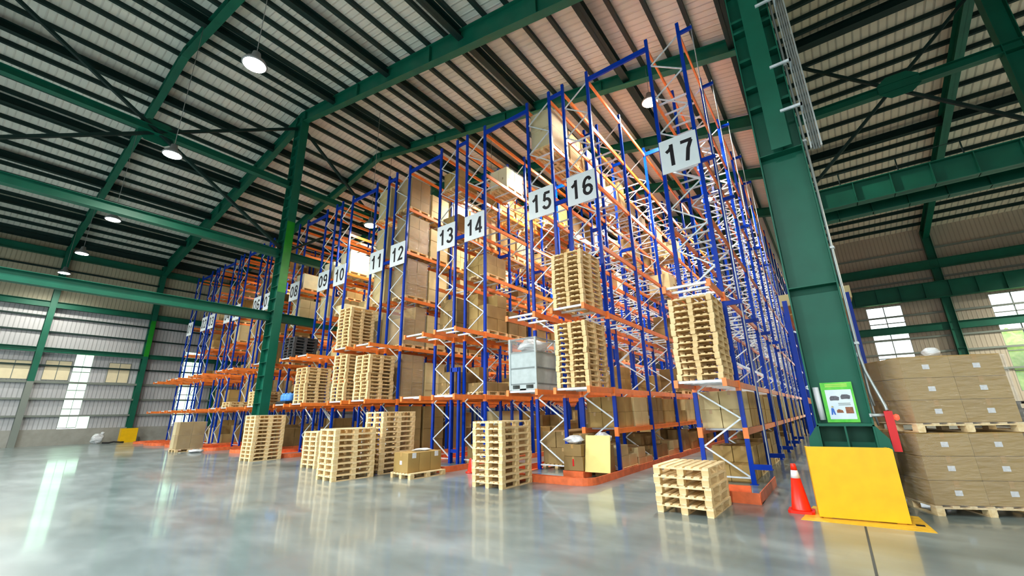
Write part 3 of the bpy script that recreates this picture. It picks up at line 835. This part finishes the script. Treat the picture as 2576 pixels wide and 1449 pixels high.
for n, p in fill.items():
    for k in range(5 if n >= 8 else 2):
        for s in (0, 1):
            for lv in (-1, 1, 2, 3, 4, 5):
                if n == 16 and k < 2: continue
                if k == 0 and n in (15, 14, 10, 9, 8, 11, 12): continue
                if n == 13 and k == 0 and lv == 2: continue
                if n == 14 and k == 1 and lv == 2: continue
                if n == 15 and k == 1 and lv == 5: continue
                if n == 6 and k == 0 and s == 0: continue
                if rr.random() < (p if lv > 0 else min(.8, p + .3)):
                    load(n, k, s, lv, rr.choice((2, 2, 3)), rr.choice((.36, .42, .48)), rr.choice(mats3))
for n in (15, 14, 11, 10, 9, 8):
    for s in (0, 1): load(n, 0, s, -1, 2, .42, 'card3'); load(n, 1, s, -1, 3, .42, 'card3')

CARTONS.sort(key=lambda t: t[0])
NC = 262
far = {}
for i, (dd, x, y, z, rz, sz, m, label, group) in enumerate(CARTONS):
    if i < NC:
        o = link('cardboard_box', carton_mesh(*sz, m), None, (x, y, z), rz); tag(o, label, 'box', group)
    else:
        far.setdefault(0, []).append((x, y, z, sz, m))
b = MB()
for x, y, z, s, m in far.get(0, []):
    b.box(x - s[0] / 2, x + s[0] / 2, y - s[1] / 2, y + s[1] / 2, z, z + s[2], m)
tag(b.build('stored_cartons'), 'many small brown and cream cartons stored deep in the rack rows', 'boxes', None, 'stuff')
LOADP.sort(key=lambda t: t[0]); NP = 95
b = MB()
for i, (dd, x, y, z, label) in enumerate(LOADP):
    if i < NP: pallet_at(x, y, z, 0, label, 'pallets under rack loads', 'load')
    else:
        o = len(b.v); t = MB(); pallet_deck(t, .88, 1.12, 'wood2')
        for xx in (-.39, 0, .39): pallet_skid(t, xx, .88, 1.12, 'wood2')
        b.add([(v[0] + x, v[1] + y, v[2] + z) for v in t.v], t.f, 'wood2')
tag(b.build('stored_pallets'), 'many wooden pallets under cartons deep in the rack rows', 'pallets', None, 'stuff')

# ------------------------------------------------------------------ film wraps on a few loads
def wrap(name, x, y, z, sx, sy, sz, m, label, rz=0.0, group=None):
    b = MB(); r = random.Random(int(x * 100 + z * 10)); n = 7; k = 9; vs = []; fs = []
    per = []
    for (ax, ay), (bx, by) in (((-1, -1), (1, -1)), ((1, -1), (1, 1)), ((1, 1), (-1, 1)), ((-1, 1), (-1, -1))):
        for i in range(n):
            t = i / n; per.append((ax + (bx - ax) * t, ay + (by - ay) * t))
    P = len(per)
    for j in range(k + 1):
        zz = sz * j / k
        for px, py in per:
            o = 1 + r.uniform(0, .012)
            vs.append((px * sx / 2 * o, py * sy / 2 * o, zz))
    for j in range(k):
        for i in range(P): fs.append((j * P + i, j * P + (i + 1) % P, (j + 1) * P + (i + 1) % P, (j + 1) * P + i))
    b.add(vs, fs, m, False)
    tag(b.build(name, None, (x, y, z), rz), label, 'stretch wrap', group)

# grey metal crate on the overhang of rack 15
e = empty('metal_crate', (rowc(15), 9.62, LV[0] + .002), 'grey folding metal crate topped with clear film on overhang of rack fifteen', 'crate')
b = MB(); b.box(-.43, .43, -.52, .52, .13, .17, 'grey')
for x in (-.415, .415):
    for y in (-.505, .505): b.box(x - .025, x + .025, y - .025, y + .025, 0, 1.36, 'grey')
for z in (.15, .56, .98, 1.33):
    b.box(-.43, .43, -.525, -.49, z - .012, z + .022, 'greydark'); b.box(-.43, .43, .49, .525, z - .012, z + .022, 'greydark')
    b.box(-.435, -.40, -.52, .52, z - .012, z + .022, 'greydark'); b.box(.40, .435, -.52, .52, z - .012, z + .022, 'greydark')
b.build('frame', e)
b = MB(); b.box(-.40, .40, -.512, -.498, .17, .97, 'grey'); b.build('front_panel', e)
b = MB(); b.box(-.40, .40, .498, .512, .17, .97, 'grey'); b.build('back_panel', e)
for s in (-1, 1):
    b = MB(); b.box(s * .412 - .006, s * .412 + .006, -.5, .5, .17, .97, 'grey'); b.build('side_panel', e)
b = MB()
b.box(-.43, -.33, -.52, .52, 0, .13, 'grey'); b.box(.33, .43, -.52, .52, 0, .13, 'grey'); b.box(-.1, .1, -.52, .52, 0, .13, 'grey'); b.box(-.33, .33, -.52, -.46, 0, .035, 'grey'); b.build('foot', e)
wrap('stretch_wrap', rowc(15), 9.62, LV[0] + .95, .9, 1.09, .42, 'film', 'clear crumpled film round the top of the grey metal crate')
b = MB(); lump(b, (0, 0, .2), .34, .42, .2, 'bag', 5, 10, .3); tag(b.build('plastic_bag', None, (rowc(15), 9.62, LV[0] + .98)), 'white plastic sheeting lying inside the grey metal crate', 'plastic bag')
wrap('stretch_wrap', rowc(15), Y0 + .70, LV[4] + .14, .90, 1.12, 1.47, 'film', 'shiny clear film round the tall load high on rack fifteen')
wrap('stretch_wrap', rowc(14), Y0 + 1.92, LV[4] + .14, .91, 1.13, .88, 'film', 'shiny clear film round the cream load high on rack fourteen')
for lv in (1, 2, 3, 4, 5):
    wrap('stretch_wrap', rowc(12), Y0 + .70, LV[lv - 1] + .14, .90, 1.12, 1.46 if lv == 5 else 1.6, 'film', 'clear film round the near load on %s of rack twelve' % lvname[lv + 1])
# blue bottles on rack 9 overhang
e = empty('bottle_pack', (rowc(9), 9.55, LV[0] + .002), 'pack of blue plastic canisters on the overhang of rack nine', 'canister pack')
b = MB(); b.box(-.42, .42, -.45, .45, 0, .12, 'black'); b.build('tray', e)
for i in range(3):
    for j in range(2):
        b = MB(); b.lathe([(.13, .12), (.135, .2), (.135, .36), (.11, .42), (.05, .45), (.05, .48)], 'bluebox', 14, (-.28 + .28 * i, -.2 + .4 * j, 0)); b.build('canister', e)

# ------------------------------------------------------------------ load on the single floor pallet
for i in range(3):
    a = -.06; px, py = -8.93, 7.86
    ly = -.36 + .355 * i; x = px - math.sin(a) * ly - .03; y = py + math.cos(a) * ly
    e = link('cardboard_box', carton_mesh(.58, .345, .46, 'card'), None, (x, y, PH + .003), a)
    tag(e, '%s taped carton of the row of three on the single floor pallet' % ('nearest', 'middle', 'farthest')[i], 'box', 'cartons on the single floor pallet')
    if i != 1:
        b = MB(); b.box(.291, .294, -.05, .07, .33, .45, 'label'); b.build('label_sticker', e)
    if i == 0:
        b = MB(); b.box(-.04, .05, -.176, -.1735, .18, .27, 'label'); b.build('label_sticker', e)
b = MB(); lump(b, (0, 0, .03), .16, .26, .035, 'bag', 9, 8, .3); tag(b.build('plastic_bag', None, (-8.95, 7.95, PH + .466)), 'flat white plastic sheet lying on the taped cartons by the floor', 'plastic bag')

# far wrapped carton load near the left wall
fx, fy = -26.1, 7.95
pallet_at(fx, fy, 0, .02, 'wooden pallet under the wrapped cartons before rack six', None, 'load')
for i in range(2):
    for j in range(2):
        for k in range(2):
            o = link('cardboard_box', carton_mesh(.43, .54, .62, 'card2' if i == 0 else 'card'), None, (fx - .22 + .44 * i, fy - .275 + .55 * j, PH + .003 + .623 * k), .02)
            tag(o, '%s %s %s carton of the wrapped floor load before rack six' % (('lower', 'upper')[k], ('front', 'rear')[j], ('left', 'right')[i]), 'box', 'cartons of the wrapped floor load')
wrap('stretch_wrap', fx, fy, .12, .92, 1.14, 1.27, 'film', 'clear film round the carton load standing before rack six', .02)
b = MB(); lump(b, (0, 0, .07), .35, .3, .08, 'bag', 21, 8, .3); tag(b.build('plastic_bag', None, (-24.6, 7.9, 0)), 'white plastic sheet on the floor beside the far wrapped load', 'plastic bag')
b = MB(); lump(b, (0, 0, .33), .3, .32, .34, 'bag', 3, 12, .25); lump(b, (-.1, .25, .68), .12, .1, .1, 'bag', 4, 8, .2); tag(b.build('plastic_sack', None, (-41.6, 7.35, 0)), 'full white plastic sack on the floor by the grey wall', 'sack')
b = MB(); b.tube([(-41.2, 7.6, .06), (-41.0, 7.9, .05), (-41.2, 8.2, .09), (-40.9, 8.45, .06), (-41.1, 8.7, .05)], .05, 'black', 8); tag(b.build('hose', None), 'dark hose lying on the floor between white sack and yellow guard', 'hose')
b = MB()
b.box(-.02, .02, -.5, .42, 0, .97, 'yellow'); b.box(-.5, 0, -.5, -.46, 0, .97, 'yellow'); b.box(-.5, 0, .38, .42, 0, .97, 'yellow')
tag(b.build('column_guard', None, (-41.45, 9.03, 0)), 'small yellow guard plate at the foot of the far wall column', 'column guard')

# ------------------------------------------------------------------ things between racks 15 and 16
e = link('cardboard_box', carton_mesh(.5, .4, .31, 'card3'), None, (-5.30, 9.66, .16), .06); tag(e, 'lower brown carton with red print at the foot of rack sixteen', 'box')
b = MB(); b.box(-.02, .02, -.203, -.2005, .1, .26, 'red'); b.build('red_print', e)
pallet_at(-5.45, 10.05, 0, 0.0, 'wooden pallet on the floor in the first gap under rack sixteen', None, 'load') if False else None
b = MB(); b.box(-.27, .27, -.22, .22, 0, .155, 'rail'); tag(b.build('floor_block', None, (-5.3, 9.66, 0)), 'low orange block under the brown cartons at the foot of rack sixteen', 'block')
e = link('cardboard_box', carton_mesh(.48, .38, .27, 'card3'), None, (-5.30, 9.66, .475), -.03); tag(e, 'upper brown carton stacked at the foot of rack sixteen', 'box')
b = MB(); lump(b, (0, 0, .1), .23, .18, .1, 'bag', 31, 10, .35); tag(b.build('plastic_bag', None, (-5.32, 9.66, .745)), 'crumpled white plastic on top of the two brown cartons', 'plastic bag')
b = MB(); b.box(-.31, .31, -.012, .012, 0, .82, 'paleboard'); b.box(-.31, .31, .012, .02, 0, .82, 'card2')
o = b.build('cardboard_sheet', None, (-4.72, 9.56, .14)); o.rotation_euler = (-.2, 0, .05); tag(o, 'pale yellow board leaning at the foot of rack sixteen', 'board')
e = link('cardboard_box', carton_mesh(.4, .28, .72, 'card3'), None, (-4.74, 10.02, .01), .0); tag(e, 'narrow brown carton standing behind the pale yellow board', 'box')
b = MB(); lump(b, (0, 0, .13), .19, .13, .14, 'bag', 33, 10, .3); tag(b.build('plastic_bag', None, (-4.74, 10.02, .732)), 'white plastic bag showing above the pale yellow board', 'plastic bag')
e = link('cardboard_box', carton_mesh(.42, .34, .95, 'card3'), None, (-5.32, 10.12, .01), .0); tag(e, 'tall brown carton standing behind the two stacked cartons', 'box')
b = MB(); b.lathe([(.13, 0), (.13, .03), (.08, .04), (.025, .36), (.02, .36)], 'cone', 16); tag(b.build('traffic_cone', None, (-8.12, 8.95, 0)), 'small red cone half hidden behind the ten-high pallet stack', 'traffic cone')

# ------------------------------------------------------------------ right foreground
# yellow guard round the big column
e = empty('column_guard', (0.0, 7.915, 0), 'large yellow guard plate before the big green column', 'column guard', None, .12)
b = MB(); W = .492
b.prism([(-W, .02), (W, .02), (W, .925), (W - .03, .945), (-W + .02, .945), (-W, .93)], 'y', -.02, .02, 'yellow'); b.build('front_plate', e)
for s in (-1, 1):
    b = MB(); b.box(s * (W - .02) - .015, s * (W - .02) + .015, .02, .30, .02, .93, 'yellow'); b.build('side_plate', e)
b = MB()
for s in (-1, 1): b.box(s * .4 - .05, s * .4 + .05, .02, .14, 0, .02, 'yellow')
b.build('foot', e)
b = MB(); b.prism([(-.70, 7.60), (.69, 7.66), (.62, 8.62), (-.60, 8.7)], 'z', 0, .003, 'yellowfloor')
b.box(.53, .62, 7.96, 8.06, .003, .005, 'ink'); struct('trim_2', b)
# cone
e = empty('traffic_cone', (-.715, 8.14, 0), 'orange red traffic cone with white band beside the yellow guard', 'traffic cone')
b = MB(); b.prism([(-.165, -.13), (-.13, -.165), (.13, -.165), (.165, -.13), (.165, .13), (.13, .165), (-.13, .165), (-.165, .13)], 'z', 0, .035, 'cone'); b.build('base', e)
b = MB(); b.lathe([(.135, .035), (.125, .05), (.062, .47)], 'cone', 28); b.lathe([(.044, .58), (.034, .665), (.028, .672), (.0, .672)], 'cone', 28); b.build('body', e)
b = MB(); b.lathe([(.0625, .47), (.0445, .58)], 'white', 28); b.build('reflective_band', e)
# poster
PY = YC - .05
e = empty('poster', (.04, PY, 1.57), 'green bordered picture poster stuck on the big green column', 'poster')
b = MB(); b.box(-.215, .215, -.004, .004, -.32, .32, 'postergreen'); b.build('sheet', e)
b = MB(); b.box(-.165, .185, -.0065, -.004, -.27, .20, 'posterwhite'); b.build('picture_panel', e)
b = MB()
for x0, x1, z0, z1 in ((-.12, .0, .03, .1), (.03, .15, .05, .12)):
    b.prism([(x0, z0), (x1, z0), (x1 + .01, z1 - .02), (x1 - .03, z1), (x0 + .02, z1), (x0, z1 - .03)], 'y', -.009, -.0065, 'posterdark')
    for xx in (x0 + .02, x1 - .02): b.lathe([(.012, -.001), (.012, .001)], 'posterdark', 10, (xx, -.008, z0))
b.build('lorry_picture', e)
b = MB(); b.prism([(-.14, -.2), (-.13, -.1), (-.12, -.09), (-.095, -.1), (-.08, -.2), (-.1, -.2), (-.11, -.15), (-.12, -.2)], 'y', -.009, -.0065, 'posterblue'); b.lathe([(.0, -.075), (.014, -.08), (.016, -.07), (.0, -.055)], 'card2', 10, (-.11, -.008, 0)); b.build('worker_picture', e)
b = MB(); b.box(.06, .16, -.009, -.0065, -.18, -.08, 'posterbrown'); b.prism([(-.06, -.17), (.03, -.17), (.02, -.13), (-.03, -.11), (-.06, -.13)], 'y', -.009, -.0065, 'posterbrown'); b.build('pallet_picture', e)
b = MB()
for z in (-.02, -.045): b.box(-.02, .14, -.009, -.0065, z - .005, z + .005, 'frame')
for z in (.255, .285): b.box(-.15, .15, -.006, -.004, z - .01, z + .01, 'leaf')
b.build('printed_lines', e)
b = MB(); b.tube([(-.235, PY - .02, 1.29), (-.245, PY - .02, 1.82)], .045, 'paper', 14); tag(b.build('paper_roll', None), 'rolled white paper tube standing beside the green poster', 'paper roll')
# red call point
e = empty('fire_alarm_box', (.60, 8.78, .0), 'narrow red alarm box with red lamp beside the big column', 'alarm box')
b = MB(); b.box(-.05, .05, -.05, .05, .84, 1.42, 'red'); b.build('box', e)
b = MB(); b.lathe([(.0, 1.28), (.03, 1.3), (.035, 1.33), (.03, 1.36), (.0, 1.375)], 'redlamp', 16, (.085, 0, 0)); b.build('lamp', e)
b = MB(); b.tube([(-.05, 0, 1.36), (-.2, 0, 1.36)], .025, 'conduit', 8); b.bar((-.2, 0, 1.36), (-.2, .12, 1.36), .05, .05, 'conduit'); b.build('arm', e)
# conduits and cable tray on the right side of the column
for i, (x, y, r_) in enumerate(((.445, 8.93, .022), (.455, 8.99, .016), (.45, 9.05, .016))):
    b = MB()
    if i == 0: b.tube([(x, y, 12.5), (x, y, 2.3), (x + .02, y, 2.05), (x + .1, y - .03, 1.72), (x + .15, y - .09, 1.5), (x + .155, y - .14, 1.43)], r_, 'conduit', 8)
    else: b.tube([(x, y, 12.5), (x, y, 2.0 - .3 * i), (x + .02, y, 1.8 - .3 * i)], r_, 'conduit', 8)
    for z in (2.5, 4.2, 6.4, 8.2): b.box(x - .03, x + .03, y - .03, y + .03, z - .02, z + .02, 'conduit')
    tag(b.build('conduit'), '%s grey conduit running up the right flange of the big column' % ('thick bent', 'thin middle', 'thin rear')[i], 'conduit', 'column conduits')
b = MB()
for x in (.52, .68): b.box(x - .012, x + .012, 8.9, 8.98, 6.2, 12.6, 'conduit')
for i in range(25): b.box(.52, .68, 8.93, 8.95, 6.3 + .25 * i, 6.35 + .25 * i, 'conduit')
for x in (.56, .60, .64): b.tube([(x, 8.91, 6.15), (x, 8.91, 12.6)], .018, 'cable', 6)
for z in (7.05, 8.1, 9.72): b.box(.18, .54, 8.66, 8.70, z - .025, z + .025, 'galv'); b.box(.51, .54, 8.66, 8.92, z - .025, z + .025, 'galv')
tag(b.build('cable_tray'), 'vertical galvanised cable ladder with brackets beside the big column', 'cable tray')

# palletised carton load at the right edge
RA = math.radians(24)
def rot(lx, ly, ox, oy): return ox + lx * math.cos(RA) - ly * math.sin(RA), oy + lx * math.sin(RA) + ly * math.cos(RA)
def big_load(ox, oy, tiers, tag_, nx=2, ny=2, label_on=True):
    w, l = 1.31, 1.12
    z = 0
    for t in range(tiers):
        dx = .0 if t == 0 else .05
        cx, cy = rot(w / 2 + dx, l / 2, ox, oy)
        tw = ('lower', 'upper')[t]
        b = MB(); pallet_deck(b, w, l, 'wood')
        for x in (-w / 2 + .05, 0, w / 2 - .05): pallet_skid(b, x, w, l, 'wood')
        # front and back boards across the blocks
        o = b.build('wooden_pallet', None, (cx, cy, z), RA); tag(o, 'wooden pallet under the %s tier of %s' % (tw, tag_), 'pallet')
        z += PH + .003
        h = (.320, .322)[t]; s = (.642, .545)
        for k in range(3):
            for i in range(nx):
                for j in range(ny):
                    lx = dx + .010 + (i + .5) * .646; ly = .012 + (j + .5) * .55
                    x, y = rot(lx, ly, ox, oy)
                    o = link('cardboard_box', carton_mesh(s[0], s[1], h, 'card'), None, (x, y, z + k * (h + .003)), RA + rnd.uniform(-.004, .004))
                    tag(o, '%s %s %s carton, %s tier of %s' % (('bottom', 'middle', 'top')[k], ('front', 'back')[j], ('left', 'right')[i], tw, tag_), 'box', 'cartons of ' + tag_)
                    if j == 0 and label_on:
                        q = MB(); q.box(-.045, .045, -s[1] / 2 - .003, -s[1] / 2 - .0005, h * .5 - .035, h * .5 + .035, 'label'); q.build('label_sticker', o)
        z += 3 * (h + .003) + .002
    return z
zt = big_load(.845, 8.80, 2, 'the big stack right of the column')
for t, (z0, hh) in enumerate(((.10, .99), (1.22, .98))):
    cx, cy = rot(.655 + .05 * t, .57, .845, 8.80)
    wrap('stretch_wrap', cx, cy, z0, 1.345, 1.17, hh, 'film', 'clear film round the %s tier of the big carton stack right of the column' % ('lower', 'upper')[t], RA)
b = MB(); lump(b, (0, 0, .07), .11, .11, .08, 'bag', 12, 12, .12); x, y = rot(.66, .25, .845, 8.8); tag(b.build('plastic_bag', None, (x, y, zt)), 'small white plastic bag lying on top of the big carton stack', 'plastic bag')
big_load(2.35, 9.95, 1, 'the low stack at the right edge', label_on=False)
cx, cy = rot(.655, .57, 2.35, 9.95); wrap('stretch_wrap', cx, cy, .1, 1.36, 1.18, 1.05, 'film', 'clear film round the low carton stack at the right edge', RA)
x, y = rot(.56, .56, 2.35, 9.95)
for i in range(3): pallet_at(x, y, 1.13 + i * PH, RA, '%s dark pallet on the low stack at the right edge' % ('bottom', 'middle', 'top')[i], 'dark pallets at the right edge', 'dark', 'plastic_pallet')

# low rack behind the column (its sign is hidden)
e = empty('pallet_rack', (0.035, 0, 0), 'low blue rack bay standing directly behind the big green column', 'pallet rack')
for k in range(2):
    y = Y0 + .1 + BAY * k
    for s in (-1, 1): 
        b = MB(); b.box(s * .53 - .045, s * .53 + .045, y - .035, y + .035, 0, 3.7, 'blue'); b.build('upright', e)
    b = MB(); zig(b, y, .53, 3.6); b.build('bracing', e)
for z in (1.7, 3.5):
    for s in (-1, 1): b = beam_mb(Y0 + .1, Y0 + .1 + BAY, z, s * .53); b.build('beam', e)
for k in range(2):
    pallet_at(.03, Y0 + .85 + 1.2 * k, 3.503, 0, 'wooden pallet on top of the low rack behind the column, %s' % ('near one', 'far one')[k], None, 'load')
    for j in range(2):
        o = link('cardboard_box', carton_mesh(.62, 1.0, .26, 'card2'), None, (-.29 + .64 * j, Y0 + .85 + 1.2 * k, 3.503 + PH + .002), 0)
        tag(o, '%s %s carton on top of the low rack behind the column' % (('near', 'far')[k], ('left', 'right')[j]), 'box')

# ------------------------------------------------------------------ lamps
def lamp(x, y, z, label, visible=True, power=1500, col=(1, .95, .84), r=.28, side=False):
    e = empty('high_bay_lamp', (x, y, z), label, 'lamp', 'high bay lamps')
    b = MB(); b.lathe([(.30, 0), (.32, .02), (.27, .12), (.13, .24), (.1, .42), (.05, .45)], 'housing', 24); b.build('lamp_shade', e)
    b = MB(); b.lathe([(.0, -.03), (.2, -.025), (.28, -.002), (.28, .004)], 'lens', 24); b.build('lens', e)
    zt_ = (zroof2(y) if side else zroof(x)) + .1
    b = MB(); b.tube([(0, 0, .44), (0, 0, zt_ - z)], .012, 'cable', 6); b.build('cord', e)
    L = bpy.data.lights.new('lamp_light', 'SPOT'); L.energy = power; L.color = col; L.shadow_soft_size = .25; L.spot_size = math.radians(165); L.spot_blend = .6
    lo = bpy.data.objects.new('lamp_light', L); COL.objects.link(lo); lo.parent = e; lo.location = (0, 0, -.1)
    return e
names = ['nearest', 'second', 'third', 'fourth', 'fifth']
for i, x in enumerate((-11.2, -18.0, -26.6, -33.7, -39.2)):
    lamp(x, 3.3, 10.9, '%s lit high bay lamp from the top in the left hall row' % names[i], power=1500)
for i, (x, y) in enumerate(((-26, -4.5), (-17, -4.5), (-9, -4.5), (-1, -4.5))):  # added fill lamps, out of view, that brighten the rack fronts and signs
    lamp(x, y, 10.9, 'added fill lamp out of view behind the open floor, %s' % WORD[i], power=4600, col=(.90, .96, 1))
lamp(-3.6, 14.04, 12.87, 'brightly lit high bay lamp hanging beside the number seventeen sign', power=4000)
lamp(-16.65, 10.94, 10.41, 'lit high bay lamp hanging above the number eleven sign', power=700)
for a, c in ((16, 17), (14, 15), (12, 13), (10, 11), (8, 9), (5, 6)):
    x = (rowc(a) + rowc(c)) / 2
    lamp(x, 22.6, 12.3, 'lit lamp deep over the aisle between racks %s and %s' % (RN[a], RN[c]), power=4200)
for a, c in ((14, 15), (12, 13), (8, 9), (5, 6)):
    x = (rowc(a) + rowc(c)) / 2
    lamp(x, 14.9, 12.3, 'lit lamp near the front over the aisle between racks %s and %s' % (RN[a], RN[c]), power=2500)
for i, (x, y) in enumerate(((14.5, 26), (14.5, 34), (14.5, 12), (9, 9))):  # added fill lamps beyond the right edge, brightening the side hall roof
    lamp(x, y, 10.2, 'added fill lamp out of view in the side hall, %s' % WORD[i], power=(7000, 7000, 3000, 1200)[i], side=True, col=(1, .97, .82))

# ------------------------------------------------------------------ daylight and exposure
w = bpy.data.worlds.new('world'); SC.world = w; w.use_nodes = True
bg = w.node_tree.nodes['Background']; bg.inputs['Color'].default_value = (.86, .95, 1.0, 1); bg.inputs['Strength'].default_value = 3.6
SC.view_settings.view_transform = 'Standard'; SC.view_settings.look = 'None'; SC.view_settings.gamma = 1; SC.view_settings.use_curve_mapping = False
SC.view_settings.exposure = 0.35
SC.cycles.use_denoising = True
SC.cycles.max_bounces = 6; SC.cycles.diffuse_bounces = 4; SC.cycles.glossy_bounces = 3; SC.cycles.transparent_max_bounces = 12
SC.cycles.sample_clamp_indirect = 6; SC.cycles.caustics_reflective = False; SC.cycles.caustics_refractive = False
